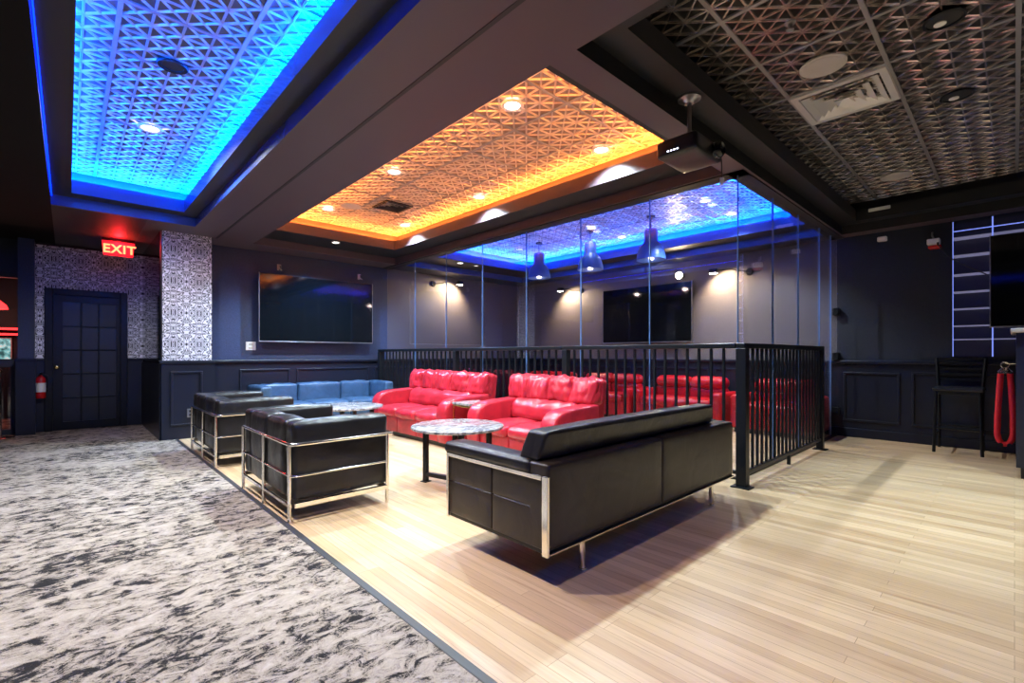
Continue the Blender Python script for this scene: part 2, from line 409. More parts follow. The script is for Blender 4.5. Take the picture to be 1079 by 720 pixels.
# walls behind and left of the camera
MB().box(XL - .1, XL, YB, 12.0, 0, ZS + .6).build('wall_left', M['wall_dark'], kind='structure')
MB().box(XL, XR + .1, YB - .1, YB, 0, ZS + .6).build('wall_front', M['wall_dark'], kind='structure')

# the door
d = structure('door_1')
fr = MB(); fr.rbox(-.245, -.155, YD - .035, YD + .06, 0, 2.09, .008); fr.rbox(.6, .69, YD - .035, YD + .06, 0, 2.09, .008); fr.rbox(-.155, .6, YD - .035, YD + .06, 2.0, 2.09, .008)
fr.build('door_frame', M['door'], d)
lf = MB(); lf.box(-.155, -.05, YD, YD + .045, .01, 2.0); lf.box(.55, .6, YD, YD + .045, .01, 2.0); lf.box(-.05, .55, YD, YD + .045, 1.9, 2.0); lf.box(-.05, .55, YD, YD + .045, .01, .13)
for k in (1, 2): lf.rbox(-.05 + .2 * k - .01, -.05 + .2 * k + .01, YD, YD + .04, .13, 1.9, .004)
for k in range(1, 5): lf.rbox(-.05, .55, YD + .002, YD + .04, .13 + .354 * k - .01, .13 + .354 * k + .01, .004)
lf.build('door_leaf', M['door'], d)
MB().box(-.05, .55, YD + .02, YD + .03, .13, 1.9).build('door_panes', simple('dark_pane', (.006, .008, .012), .4), d)
kn = MB(); kn.lathe([(.0, -.07), (.022, -.066), (.03, -.05), (.022, -.034), (.01, -.026), (.01, -.008), (.03, -.006), (.03, 0)], (-.113, YD, .94), 16, 'y'); kn.build('door_knob', M['brass'], d, True)

# ------------------------------------------------------------------ ceilings
def holes_plane(name, x0, x1, y0, y1, holes, z, mat):
    xs = sorted({x0, x1, *[h[0] for h in holes], *[h[1] for h in holes]}); ys = sorted({y0, y1, *[h[2] for h in holes], *[h[3] for h in holes]})
    mb = MB()
    for i in range(len(xs) - 1):
        for j in range(len(ys) - 1):
            cx, cy = (xs[i] + xs[i + 1]) / 2, (ys[j] + ys[j + 1]) / 2
            if any(h[0] < cx < h[1] and h[2] < cy < h[3] for h in holes): continue
            mb.quad((xs[i], ys[j], z), (xs[i + 1], ys[j], z), (xs[i + 1], ys[j + 1], z), (xs[i], ys[j + 1], z))
    return mb.build(name, mat, kind='structure')
# (outer rect, inner rect)
TRAYS = dict(blue=((-.13, 1.175, YB + .5, 7.1), (.03, 1.03, YB + .75, 6.9)),
             orange=((1.965, 4.27, 1.78, 7.59), (2.10, 3.93, 1.94, 7.0)),
             dark=((1.968, 7.6, YB + .3, 1.593), (2.16, 7.42, YB + .5, 1.405)),
             vip=((4.445, 7.45, 1.765, 7.59), (4.66, 7.1, 1.81, 7.0)))
Z1, Z2, ZT = 2.85, 2.98, 3.115
TRAYS_Z = {'dark': (2.85, 2.97)}
holes_plane('ceiling', -.13, XR, YB, 12.0, [t[0] for k_, t in TRAYS.items() if k_ != 'vip'] + [(4.4, XR, 1.7, YTV), (-.13, .7, 7.15, 12.0)], ZS, M['paint'])
MB().box(-.13, .7, 7.15, 12.0, ZS, ZS + .006).build('ceiling', M['shade_dark'], kind='structure')
holes_plane('ceiling', 4.4, XR, 1.7, YTV, [TRAYS['vip'][0]], ZS, M['shade_navy'])
MB().box(XL, -.1301, YB, 12.0, ZS, ZS + .006).build('ceiling', M['shade_black'], kind='structure')
MB().box(1.497, 1.522, YB, 7.6, ZS - .003, ZS + .004).build('trim_14', M['paint_black'], kind='structure')  # black strip painted in for the shade of a small ceiling step

def tray(name, o, i, mat, cove=.13):
    mb = MB(); z0 = ZS; fi = []
    def loop(a, za, b, zb):
        A = [(a[0], a[2]), (a[1], a[2]), (a[1], a[3]), (a[0], a[3])]; B = [(b[0], b[2]), (b[1], b[2]), (b[1], b[3]), (b[0], b[3])]
        for k in range(4):
            l = (k + 1) % 4
            mb.quad((*A[k], za), (*A[l], za), (*B[l], zb), (*B[k], zb)); fi.append(1 if za == zb == Z1 else 0)
    c = (i[0] - cove, i[1] + cove, i[2] - cove, i[3] + cove)
    loop(o, z0, o, Z1); loop(o, Z1, i, Z1); u = (i[0] - .012, i[1] + .012, i[2] - .012, i[3] + .012)
    loop(i, Z1, i, Z2 + .014); loop(i, Z2 + .014, u, Z2 + .014); loop(u, Z2 + .014, u, Z2); loop(u, Z2, c, Z2); loop(c, Z2, c, ZT + .06)
    mb.quad((c[0], c[2], ZT + .06), (c[1], c[2], ZT + .06), (c[1], c[3], ZT + .06), (c[0], c[3], ZT + .06))
    fi.append(0); ob = mb.build(name, [mat, M['paint_black']], kind='structure')
    for p_, ix in zip(ob.data.polygons, fi): p_.material_index = ix
    return ob
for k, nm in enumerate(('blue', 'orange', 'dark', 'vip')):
    tray('trim_%d' % (15 + k), *TRAYS[nm], {'orange': M['paint'], 'dark': M['paint_black']}.get(nm, M['tray_blue_glow']))
# header between the orange tray and the glass
MB().box(4.29, 4.44, 1.62, YTV, ZS - .012, ZS + .002).build('trim_19', M['paint_black'], kind='structure')
MB().box(4.29, XR, 1.62, 1.76, ZS - .012, ZS + .002).build('trim_20', M['paint_black'], kind='structure')

P = .61
def tin(x0, x1, y0, y1, px, py, mat, rib):
    """pressed-tin panels: 4 x 4 stars of ribs in every 0.61 m panel, flat bars between panels"""
    c = P / 4; verts = []; faces = []
    def cell(ax, ay, bx, by):
        pts = [(ax, ay), (bx, ay), (bx, by), (ax, by)]; ce = ((ax + bx) / 2, (ay + by) / 2)
        for k in range(4):
            A, B, C = pts[k], pts[(k + 1) % 4], ce
            la = math.dist(B, C); lb = math.dist(A, C); lc = math.dist(A, B); s = la + lb + lc
            I = ((la * A[0] + lb * B[0] + lc * C[0]) / s, (la * A[1] + lb * B[1] + lc * C[1]) / s)
            rho = abs((B[0] - A[0]) * (C[1] - A[1]) - (C[0] - A[0]) * (B[1] - A[1])) / s
            o = len(verts)
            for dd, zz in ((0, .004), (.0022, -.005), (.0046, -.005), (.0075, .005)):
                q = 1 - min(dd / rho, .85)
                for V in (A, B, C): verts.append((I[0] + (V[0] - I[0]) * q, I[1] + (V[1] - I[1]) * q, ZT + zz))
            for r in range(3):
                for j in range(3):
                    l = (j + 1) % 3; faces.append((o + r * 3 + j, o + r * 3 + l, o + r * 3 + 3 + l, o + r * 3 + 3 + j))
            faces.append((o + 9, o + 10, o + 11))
    nx0, nx1 = math.floor((x0 - px) / c + 1e-6), math.ceil((x1 - px) / c - 1e-6)
    ny0, ny1 = math.floor((y0 - py) / c + 1e-6), math.ceil((y1 - py) / c - 1e-6)
    cl = lambda v, a, b: max(a, min(b, v))
    for i in range(nx0, nx1):
        for j in range(ny0, ny1):
            ax, bx, ay, by = cl(px + i * c, x0, x1), cl(px + (i + 1) * c, x0, x1), cl(py + j * c, y0, y1), cl(py + (j + 1) * c, y0, y1)
            if bx - ax > .03 and by - ay > .03: cell(ax, ay, bx, by)
    m = MB(); m.v = verts; m.f = faces
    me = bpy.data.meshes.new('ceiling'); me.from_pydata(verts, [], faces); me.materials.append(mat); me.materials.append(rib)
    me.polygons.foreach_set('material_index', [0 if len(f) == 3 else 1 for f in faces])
    o = bpy.data.objects.new('ceiling', me); COL.objects.link(o); o['kind'] = 'structure'
    b = MB()
    for i in range(math.ceil((x0 - px) / P), math.floor((x1 - px) / P) + 1): b.box(px + i * P - .0125, px + i * P + .0125, y0, y1, ZT - .008, ZT + .004)
    for j in range(math.ceil((y0 - py) / P), math.floor((y1 - py) / P) + 1): b.box(x0, x1, py + j * P - .0125, py + j * P + .0125, ZT - .0075, ZT + .004)
    b.build('grid_bars', M['tbar'], o)
    return o
def tray_tin(nm, px, py, mat):
    i = TRAYS[nm][1]; e = .125
    return tin(i[0] - e, i[1] + e, max(i[2] - e, -2.6), i[3] + e, px, py, mat, {'dark': M['tin_dark_rib'], 'orange': M['tin_warm_rib']}.get(nm, M['tin_rib']))
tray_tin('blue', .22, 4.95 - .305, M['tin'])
tray_tin('orange', 1.66, 2.425, M['tin_warm'])
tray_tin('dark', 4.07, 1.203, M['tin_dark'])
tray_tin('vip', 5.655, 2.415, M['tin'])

def led(name, nm, mat, label, y0=None):
    i = TRAYS[nm][1]; t = thing(name, label, 'LED strip', ((i[0] + i[1]) / 2, i[3], Z2))
    mb = MB(); e = .075; w = .012; yy = i[2] if y0 is None else y0
    L = t.location
    for (a, b, c, d) in ((i[0] - e - w, i[0] - e + w, yy, i[3] + e), (i[1] + e - w, i[1] + e + w, yy, i[3] + e), (i[0] - e, i[1] + e, i[3] + e - w, i[3] + e + w), (i[0] - e, i[1] + e, yy - e - w, yy - e + w)):
        mb.box(a - L.x, b - L.x, c - L.y, d - L.y, .012, .022)
    mb.build('light_tape', mat, t); 
    k = MB()
    for (a, b, c, d) in ((i[0] - e - w, i[0] - e + w, yy, i[3] + e), (i[1] + e - w, i[1] + e + w, yy, i[3] + e)):
        k.box(a - L.x, b - L.x, c - L.y, d - L.y, .001, .0115)
    k.build('mounting_channel', M['steel'], t)
led('led_strip', 'blue', M['led_blue'], 'blue LED strip in the cove around the ceiling above the carpet', -1.5)
led('led_strip', 'orange', M['led_orange'], 'orange LED strip in the cove of the ceiling above the lounge seats')
led('led_strip', 'vip', M['led_blue_v'], 'blue LED strip in the ceiling cove inside the glass room')

t = thing('led_strip', 'thin blue light tape added along the left edge of the ceiling recess above the carpet', 'LED strip', (-.13, 7.0, Z1))  # added light source, turns the outer faces of the recess blue
MB().box(.003, .009, -8.6, .08, -.02, -.012).build('light_tape', M['led_added'], t)
MB().box(.0005, .003, -8.6, .08, -.024, -.008).build('mounting_channel', M['black_metal'], t)

# ------------------------------------------------------------------ glass room
PG = MB
win2 = structure('window_2')
XG, YG = 4.38, 1.70
gy = [YG, 2.58, 3.48, 4.38, 5.28, 6.18, 7.1, YTV]
for a, b in zip(gy[:-1], gy[1:]):
    MB().box(XG - .006, XG + .006, a + .006, b - .006, .02, ZS - .012).build('glass_pane', M['glass'], win2)
for a in gy[:-1]:
    MB().box(XG - .009, XG + .009, a - .0035, a + .0035, .02, ZS - .012).build('pane_joint', M['fuse'], win2)
MB().box(XG - .02, XG + .02, YG, YTV, 0, .02).build('floor_channel', M['black_metal'], win2)
win3 = structure('window_3')
gx = [XG, 5.27, 6.1, 6.95, 7.49, XR]
for a, b in zip(gx[:-1], gx[1:]):
    MB().box(a + .012, b - .006, YG - .006, YG + .006, .02, ZS - .012).build('glass_pane', M['glass'], win3)
for a in gx[1:-1]:
    MB().box(a - .0035, a + .0035, YG - .009, YG + .009, .02, ZS - .012).build('pane_joint', M['fuse'], win3)
MB().box(XG, XR, YG - .02, YG + .02, 0, .02).build('floor_channel', M['black_metal'], win3)
for z in (.34, 1.1, 1.72): MB().rbox(7.74, 7.83, YG - .035, YG + .035, z - .05, z + .05, .006).build('door_hinge', M['black_metal'], win3)

def railing(label, loc, rz, L, posts, nb, foot=(), s0=0.):
    t = thing('railing', label, 'railing', loc, rz, 'black metal railing sections around the glass room')
    e = posts[-1][0] + posts[-1][1]
    MB().rbox(s0, e, -.035, .035, 1.175, 1.22, .006).build('top_rail', M['black_metal'], t)
    MB().rbox(0, L, -.018, .018, .1, .13, .004).build('bottom_rail', M['black_metal'], t)
    for p, w in posts:
        q = MB(); q.rbox(p - w, p + w, -w, w, .008, 1.175, .005); q.rbox(p - w - .04, p + w + .0, -w - .04, w + .03, 0, .01, .003); q.build('post', M['black_metal'], t)
    for p in foot:
        MB().rbox(p - .015, p + .015, -.015, .015, 0, .1, .003).build('foot', M['black_metal'], t)
    for k in range(nb):
        x = L * (k + 1) / (nb + 1)
        MB().rbox(x - .011, x + .011, -.011, .011, .13, 1.175, .002, 1).build('baluster', M['black_metal'], t)
    return t
RX, RY = 4.17, 1.58
railing('black metal railing section running right from the thick corner post to the glass door', (RX, RY, 0), 0, 2.36, [(0, .042), (2.34, .035)], 20, (1.2,), -.042)
railing('black metal railing section behind the nearer red sofa, ending at the corner post', (RX, RY + .046, 0), PI / 2, 1.89, [(1.90, .036)], 16)
railing('black metal railing section behind the gap between the two red sofas', (RX, 3.566, 0), PI / 2, 2.06, [(2.07, .036)], 17)
railing('black metal railing section ending at the wall near the blue-lit sofa', (RX, 5.676, 0), PI / 2, 2.26, [(2.27, .036)], 19)

# ------------------------------------------------------------------ tubular-frame black sofas
def tubular(name, label, cat, n, W, D, H, lm, loc, rz=0, group=None):
    """back along local x = 0, seat facing +x, width along y"""
    t = thing(name, label, cat, loc, rz, group)
    r = .0125; ch = M['chrome']
    for k in range(n + 1):
        y = W * k / n
        if k == 0: y = .035
        if k == n: y = W - .035
        MB().tube([(0, y, 0), (0, y, .52)], r, 10).build('leg', ch, t, True)
    for y in (0, W):
        MB().tube([(D - .045, y, 0), (D - .045, y, .52)], r, 10).build('leg', ch, t, True)
    for nm, z, e, rr in (('top_rail', .52, D - .0, .0125), ('middle_rail', .31, D - .045, .0085)):
        MB().tube(fillet([(e, 0, z), (0, 0, z), (0, W, z), (e, W, z)], .06, 5), rr, 10).build(nm, ch, t, True)
    b = MB()
    for y in (-.0, W): b.rbox(.02, D - .045, y - .012, y + .012, .1, .135, .004)
    b.rbox(-.004, .012, .02, W - .02, .1, .125, .004); b.rbox(D - .055, D - .035, 0, W, .1, .135, .004)
    b.build('base_rail', ch, t)
    wk = .016 if n == 3 else .008; th = .17; iy0, iy1 = .012, W - .012
    for s, (y0, y1) in enumerate(((iy0, iy0 + th), (iy1 - th, iy1))):
        MB().cushion(.015, D - .02, y0 + .008, y1 - .008, .138, H, .035, (.0, .008, .014), .011, 8, s + n, 14).build('arm_cushion', lm, t, True)
    wd = (iy1 - iy0) / n
    for k in range(n):
        a = iy0 + wd * k; bb = a + wd
        MB().cushion(.016, .016 + th, a + (th if k == 0 else .003), bb - (th if k == n - 1 else .003), .138, H, .035, (.014, .0, .016), wk, 9, k + 5, 14).build('back_cushion', lm, t, True)
    sw = (W - 2 * th - .03) / n
    for k in range(n):
        a = .015 + th + sw * k
        MB().cushion(th + .02, D - .03, a + .004, a + sw - .004, .14, .4, .05, (.01, .0, .02), .006, 7, k + 9, 10).build('seat_cushion', lm, t, True)
    return t
tubular('loveseat', 'nearer black leather loveseat in a chrome tube frame, back to the carpet', 'loveseat', 2, 1.2, .74, .665, M['leather'], (1.075, 3.27, 0), 0, 'chrome-framed loveseats along the carpet edge')
tubular('loveseat', 'farther black leather loveseat in a chrome tube frame, next to the wallpapered column', 'loveseat', 2, 1.28, .76, .665, M['leather'], (1.06, 5.34, 0), 0, 'chrome-framed loveseats along the carpet edge')
tubular('sofa', 'blue-lit leather sofa with chrome frame under the wall television', 'sofa', 3, 2.12, .74, .665, M['leather_blue_light'], (1.95, 7.96, 0), -PI / 2)

# the big black sofa in front
t = thing('sofa', 'long low black leather sofa with chrome legs, its back to the viewer', 'sofa', (1.645, 1.5, 0))
LW, LD = 2.14, .82
ms = M['leather_fine']
MB().cushion(.004, 1.06, .004, .14, .185, .6, .018, (0, .004, 0), .002, 5, 1, 12).build('back_panel', ms, t, True)
MB().cushion(1.064, LW - .004, .004, .14, .185, .6, .018, (0, .004, 0), .002, 5, 2, 12).build('back_panel', ms, t, True)
for s, x0 in enumerate((.004, LW - .134)):
    xf = None
    b = MB(); b.cushion(x0, x0 + .13, .02, .41, .185, .38, .01, (.002, 0, 0), .001, 5, s, 6); b.cushion(x0, x0 + .13, .412, LD - .02, .185, .38, .01, (.002, 0, 0), .001, 5, s + 3, 6)
    b.cushion(x0, x0 + .13, .02, .41, .378, .545, .01, (.002, 0, 0), .001, 5, s + 5, 6); b.cushion(x0, x0 + .13, .412, LD - .02, .378, .545, .01, (.002, 0, 0), .001, 5, s + 7, 6)
    a = b.build('arm_panel', ms, t, True)
    MB().cushion(x0 - .015, x0 + .145, .12, LD + .02, .535, .605, .028, (0, 0, .006), .003, 7, s, 10).build('arm_pad', M['leather'], a, True)
    xo = x0 - .006 if s == 0 else x0 + .136
    f = MB(); q = (xo - .008, xo + .008)
    f.rbox(*q, -.004 if s == 0 else .012, .034, .165, .545, .003); f.rbox(*q, LD - .03, LD - .012, .165, .545, .003); f.rbox(*q, .04, LD - .03, .522, .545, .003); 
    f.build('end_frame', M['chrome'], t)
MB().rbox(0, LW, -.004, .012, .168, .18, .003).build('base_rail', M['chrome'], t)
MB().rbox(.01, LW - .01, .012, LD - .02, .165, .2, .004).build('seat_base', M['black_metal'], t)
for k in range(3):
    a = .14 + (LW - .28) / 3 * k
    MB().cushion(a + .003, a + (LW - .28) / 3 - .003, .145, LD, .2, .43, .04, (0, .01, .02), .006, 7, k, 10).build('seat_cushion', M['leather'], t, True)
def lean(o):
    o = Vector(o); o.y += (.68 - o.z) * .45; return o
MB().cushion(.03, 1.9, .06, .2, .6, .745, .02, (.0, .006, .012), .006, 8, 4, 26, xf=lambda o: Vector((o.x + (.05 * (.745 - o.z) / .15 if o.x > 1 else -.04 * (.66 - o.z) / .15), o.y + (.7 - o.z) * .22, o.z))).build('back_bolster', M['leather'], t, True)
for (x, y) in ((.31, .045), (1.84, .045), (.31, .7), (1.84, .7)):
    q = MB(); q.tube([(x, y, .012), (x, y, .17)], .017, 12); q.lathe([(.02, 0), (.022, .004), (.02, .012)], (x, y, 0), 12); q.build('leg', M['chrome'], t, True)

# ------------------------------------------------------------------ red sofas
def red_sofa(label, loc, W, n, H=.885, mat=None, rz=0, group='red leather sofas against the railing'):
    """back plane at local x = D, facing -x; width along y"""
    mat = mat or M['red']; D = .8
    t = thing('sofa', label, 'sofa', loc, rz, group)
    aw = .2
    for s, (y0, y1) in enumerate(((0, aw), (W - aw, W))):
        prof = [(D - .12, .06), (.02, .06), (.0, .1), (-.01, .3), (-.012, .4), (.0, .47), (.03, .525), (.08, .565), (.16, .59), (.3, .605), (D - .12, .62)]
        b = MB(); bm = bmesh.new()
        vs = [bm.verts.new((x, y0, z)) for x, z in prof]; f = bm.faces.new(vs)
        r = bmesh.ops.extrude_face_region(bm, geom=[f]); ex = [e for e in r['geom'] if isinstance(e, bmesh.types.BMVert)]
        for v in ex: v.co.y = y1
        bmesh.ops.bevel(bm, geom=[e for e in bm.edges if abs(e.verts[0].co.y - e.verts[1].co.y) < 1e-6], offset=.035, segments=3, profile=.5, affect='EDGES')
        b.bm(bm); b.build('armrest', mat, t, True)
    q = MB(); q.cushion(.06, .2, aw, W - aw, .06, .28, .01); 
    for k in range(n):
        a = aw + (W - 2 * aw) / n * k; q.cushion(.03, .1, a + .002, a + (W - 2 * aw) / n - .002, .06, .285, .012)
    q.build('front_panel', mat, t, True)
    MB().box(.08, D - .05, .05, W - .05, 0, .07).build('plinth', M['black_plastic'], t)
    for k in range(n):
        a = aw + (W - 2 * aw) / n * k; b = a + (W - 2 * aw) / n
        MB().cushion(-.02, D - .2, a + .003, b - .003, .265, .395, .05, (.015, 0, .025), .012, 6, k + 3, 12).build('seat_cushion', mat, t, True)
    def lean(o): return Vector((o.x + (o.z - .4) * .22, o.y, o.z))
    MB().cushion(D - .2, D - .0, .03, W - .03, .07, H - .03, .03, xf=lambda o: Vector((o.x + max(0, o.z - .4) * .14, o.y, o.z))).build('back_shell', mat, t, True)
    MB().cushion(D - .34, D - .12, aw - .02, W - aw + .02, .37, .63, .09, (.02, 0, 0), .024, 9, n, 22, xf=lean).build('lumbar_roll', mat, t, True)
    hn = n + 2 if n == 2 else 5
    hw = (W - .04) / hn
    for k in range(hn):
        a = .02 + hw * k
        MB().cushion(D - .27, D - .08, a - .004, a + hw + .004, .6, H, .05, (.025, 0, .008), .042, 9, k + 11, 16, xf=lean).build('headrest_panel', mat, t, True)
    return t
red_sofa('wider red leather three-seat sofa at the railing, beside the blue-lit sofa', (3.25, 4.6, 0), 1.86, 3)
red_sofa('narrower red leather two-seat sofa at the railing, behind the long black sofa', (3.25, 2.88, 0), 1.32, 2)

def low_red(label, loc, W, n, rz=0):
    t = thing('sofa', label, 'sofa', loc, rz, 'red sofas inside the glass room'); mat = M['red_dark']; D = .8
    for (y0, y1) in ((0, .15), (W - .15, W)): MB().cushion(.02, D - .05, y0, y1, .06, .55, .06).build('armrest', mat, t, True)
    MB().cushion(.04, D - .02, .1, W - .1, .06, .32, .03).build('seat_base', mat, t, True)
    MB().box(.08, D - .05, .05, W - .05, 0, .07).build('plinth', M['black_plastic'], t)
    w = (W - .3) / n
    for k in range(n):
        a = .15 + w * k
        MB().cushion(.0, D - .2, a + .004, a + w - .004, .3, .43, .05, (.01, 0, .02), .006, 6, k).build('seat_cushion', mat, t, True)
        MB().cushion(D - .26, D - .04, a + .004, a + w - .004, .38, .6, .06, (.01, 0, 0), .006, 6, k).build('back_cushion', mat, t, True)
        MB().cushion(D - .3, D, a + .004, a + w - .004, .57, .76, .09, (.01, 0, .01), .008, 6, k + 2).build('back_roll', mat, t, True)
    return t
low_red('red sofa inside the glass room, under the right part of its television', (6.95, 2.95, 0), 1.5, 2)
low_red('red sofa inside the glass room, under the left part of its television', (6.95, 4.5, 0), 1.5, 2)
low_red('red sofa inside the glass room, in the far corner', (6.95, 6.05, 0), 1.5, 2)
low_red('red sofa end seen through the glass door beside the right wall', (7.0, 1.75, 0), 1.1, 1)

# ------------------------------------------------------------------ tables
def round_table(label, loc, rz):
    t = thing('coffee_table', label, 'coffee table', loc, rz, 'round marble coffee tables')
    tp = MB(); tp.lathe([(.0, .462), (.39, .462), (.412, .468), (.415, .478), (.412, .488), (.4, .492), (0, .492)], (0, 0, 0), 48); tp.build('tabletop', M['marble'], t, True)
    for s in (-1, 1):
        f = MB(); y = s * .2
        for (x) in (-.2, .2):
            pass
        MB().rbox(-.2 - .02, -.2 + .02, y - .02, y + .02, .0, .45, .003).build('leg', M['black_metal'], t)
        MB().rbox(.2 - .02, .2 + .02, y - .02, y + .02, .0, .45, .003).build('leg', M['black_metal'], t)
    for s in (-1, 1):
        MB().rbox(s * .2 - .018, s * .2 + .018, -.18, .18, .05, .085, .003).build('stretcher', M['black_metal'], t)
        MB().rbox(s * .2 - .021, s * .2 + .021, -.24, .24, .44, .464, .003).build('support_bar', M['black_metal'], t)
    MB().rbox(-.18, .18, -.018, .018, .44, .462, .003).build('support_bar', M['black_metal'], t)
    for s in (-1, 1):
        for u in (-1, 1): MB().rbox(s * .2 - .035, s * .2 + .035, u * .2 - .035, u * .2 + .035, 0, .008, .002).build('foot_plate', M['black_metal'], t)
    return t
rt = round_table('round marble coffee table between the nearer red sofa and the long black sofa', (2.55, 3.42, 0), .24)
dup(rt, (2.54, 5.66, 0), .1, 'round marble coffee table in front of the blue-lit sofa')
t = thing('side_table', 'small square side table with brass legs between the two red sofas', 'side table', (3.5, 4.4, 0))
MB().rbox(-.18, .18, -.17, .17, .535, .56, .004).build('tabletop', M['marble'], t)
for x in (-.165, .165):
    for y in (-.155, .155): MB().rbox(x - .01, x + .01, y - .01, y + .01, 0, .535, .002).build('leg', M['brass'], t)
    MB().rbox(x - .009, x + .009, -.146, .146, .512, .534, .002).build('stretcher', M['brass'], t); MB().rbox(x - .009, x + .009, -.146, .146, .0, .02, .002).build('stretcher', M['brass'], t)

# ------------------------------------------------------------------ televisions
def tv(label, loc, rz, W=1.86, H=1.06, gap=.12):
    """screen faces local -y, loc is the bottom centre of the screen front"""
    t = thing('wall_tv', label, 'television', loc, rz, 'large flat televisions')
    MB().rbox(-W / 2, W / 2, 0, .045, 0, H, .006).build('housing', M['black_plastic'], t)
    MB().box(-W / 2 + .01, W / 2 - .01, -.002, .004, .014, H - .01).build('screen', M['screen'], t)
    b = MB(); b.rbox(-W / 2 - .003, W / 2 + .003, -.004, .02, -.004, .01, .002); b.rbox(-W / 2 - .003, -W / 2 + .006, -.004, .02, -.004, H + .003, .002); b.rbox(W / 2 - .006, W / 2 + .003, -.004, .02, -.004, H + .003, .002)
    b.build('bezel', M['steel'], t)
    m = MB(); m.box(-.35, .35, .045, .07, .3, .75); m.box(-.06, -.02, .07, gap + .045, .35, .7); m.box(.02, .06, .07, gap + .045, .35, .7); m.box(-.3, .3, gap + .03, gap + .045, .3, .75)
    m.build('wall_mount', M['black_metal'], t)
    return t
tv('large flat television on the blue wall above the blue-lit sofa', (3.06, 7.9, 1.325), 0, gap=.133)
tv('large flat television on the taupe wall inside the glass room', (7.69, 4.65, 1.345), -PI / 2, 1.82, 1.03, gap=.093)
tv('flat television at the right edge of the photo, above the bar', (7.57, -.74, 1.43), -PI / 2, 1.86, 1.03, gap=.2)

# ------------------------------------------------------------------ pendants
pd = thing('pendant_lamp', 'bell-shaped pendant lamp inside the glass room, rightmost of the three', 'pendant lamp', (6.1, 3.574, 2.48), 0, 'bell pendants in the glass room')
sh = MB(); sh.lathe([(.205, 0), (.2, .05), (.185, .12), (.155, .19), (.115, .24), (.095, .27), (.092, .42), (.08, .44), (.02, .445), (.0, .445)], seg=36)
o_ = sh.build('shade', M['pendant'], pd, True)
sh = MB(); sh.lathe([(.2, .004), (.194, .05), (.178, .12), (.148, .185), (.1, .235), (.0, .25)], seg=36); sh.build('shade_lining', M['lamp_white'], o_, True)
sh = MB(); sh.lathe([(.0, .03), (.06, .05), (.085, .1), (.06, .16), (.03, .2), (.03, .24)], seg=20); sh.build('bulb', M['lit_pend'], pd, True)
MB().tube([(0, 0, .44), (0, 0, ZT - 2.48 - .02)], .006, 8).build('cord', M['black_plastic'], pd)
sh = MB(); sh.lathe([(.06, ZT - 2.48 - .03), (.06, ZT - 2.48 - .004)], seg=20); sh.build('ceiling_canopy', M['black_metal'], pd, True)
dup(pd, (6.1, 4.655, 2.48), 0, 'bell-shaped pendant lamp inside the glass room, middle of the three')
dup(pd, (6.1, 5.785, 2.48), 0, 'bell-shaped pendant lamp inside the glass room, leftmost of the three')

# ------------------------------------------------------------------ lights helpers
def spot(loc, energy, col, size=120, blend=.6, rad=.04, aim=None):
    l = bpy.data.lights.new('spot_light', 'SPOT'); l.energy = energy; l.color = col; l.spot_size = math.radians(size); l.spot_blend = blend; l.shadow_soft_size = rad
    o = bpy.data.objects.new('spot_light', l); COL.objects.link(o); o.location = loc
    if aim: o.rotation_euler = (Vector(aim) - Vector(loc)).to_track_quat('-Z', 'Y').to_euler()
    return o
def point(loc, energy, col, rad=.05):
    l = bpy.data.lights.new('bulb_light', 'POINT'); l.energy = energy; l.color = col; l.shadow_soft_size = rad
    o = bpy.data.objects.new('bulb_light', l); COL.objects.link(o); o.location = loc; return o

def downlight(label, x, y, z, r=.085, lit=True, group=None, mats=None):
    t = thing('ceiling_downlight', label, 'downlight', (x, y, z), 0, group)
    tr = MB(); tr.lathe([(r * .72, .002), (r * .74, -.008), (r, -.012), (r * 1.08, -.004), (r * 1.08, .001)], seg=28); tr.build('trim_ring', M['white'] if lit else M['black_metal'], t, True)
    ln = MB(); ln.lathe([(.0, -.004), (r * .72, -.003), (r * .72, .003), (0, .003)], seg=28); ln.build('lens', M['lit'] if lit else M['black_plastic'], t, True)
    return t
KW = (.70, .90, 1.0); KC = (.9, .93, 1.0)
names = {(0, 0): 'in the orange-lit ceiling, nearest the viewer in the left row', (0, 1): 'in the orange-lit ceiling, middle of the left row', (0, 2): 'in the orange-lit ceiling, farthest in the left row',
         (1, 0): 'in the orange-lit ceiling, close to the projector', (1, 1): 'in the orange-lit ceiling, middle of the row by the glass', (1, 2): 'in the orange-lit ceiling, far corner by the glass'}
for i, x in enumerate((2.57, 3.75)):
    for j, y in enumerate((2.73, 4.59, 6.37)):
        downlight('round recessed downlight ' + names[(i, j)], x, y, ZT - .014, group='downlights in the orange-lit ceiling')
        spot((x, y, ZT - .04), (360, 250)[i], KW, 125, .5, .045)
for y, lab, e in ((5.17, 'bright round downlight in the blue-lit ceiling over the carpet', 260), (3.95, 'grey round downlight in the blue-lit ceiling over the carpet, nearer the viewer', 230)):
    downlight(lab, .525, y, ZT - .014, lit=(y > 5))
    spot((.525, y, ZT - .04), e, KC, 160 if y > 5 else 130, .4, .045)
spot((.525, 2.6, ZT - .04), 230, (1, .88, .78), 130, .6, .045)
spot((.525, 1.1, ZT - .04), 120, (1, .86, .74), 130, .6, .045)
downlight('small round downlight on the ledge above the wall television', 3.0, 7.14, Z1 - .001, .06)
spot((3.0, 7.14, Z1 - .03), 380, (.25, .48, 1), 140, .6, .04)
downlight('small round downlight on the ledge inside the glass room', 5.38, 7.14, Z1 - .001, .06)
spot((5.38, 7.14, Z1 - .03), 120, (.25, .48, 1), 140, .6, .04)
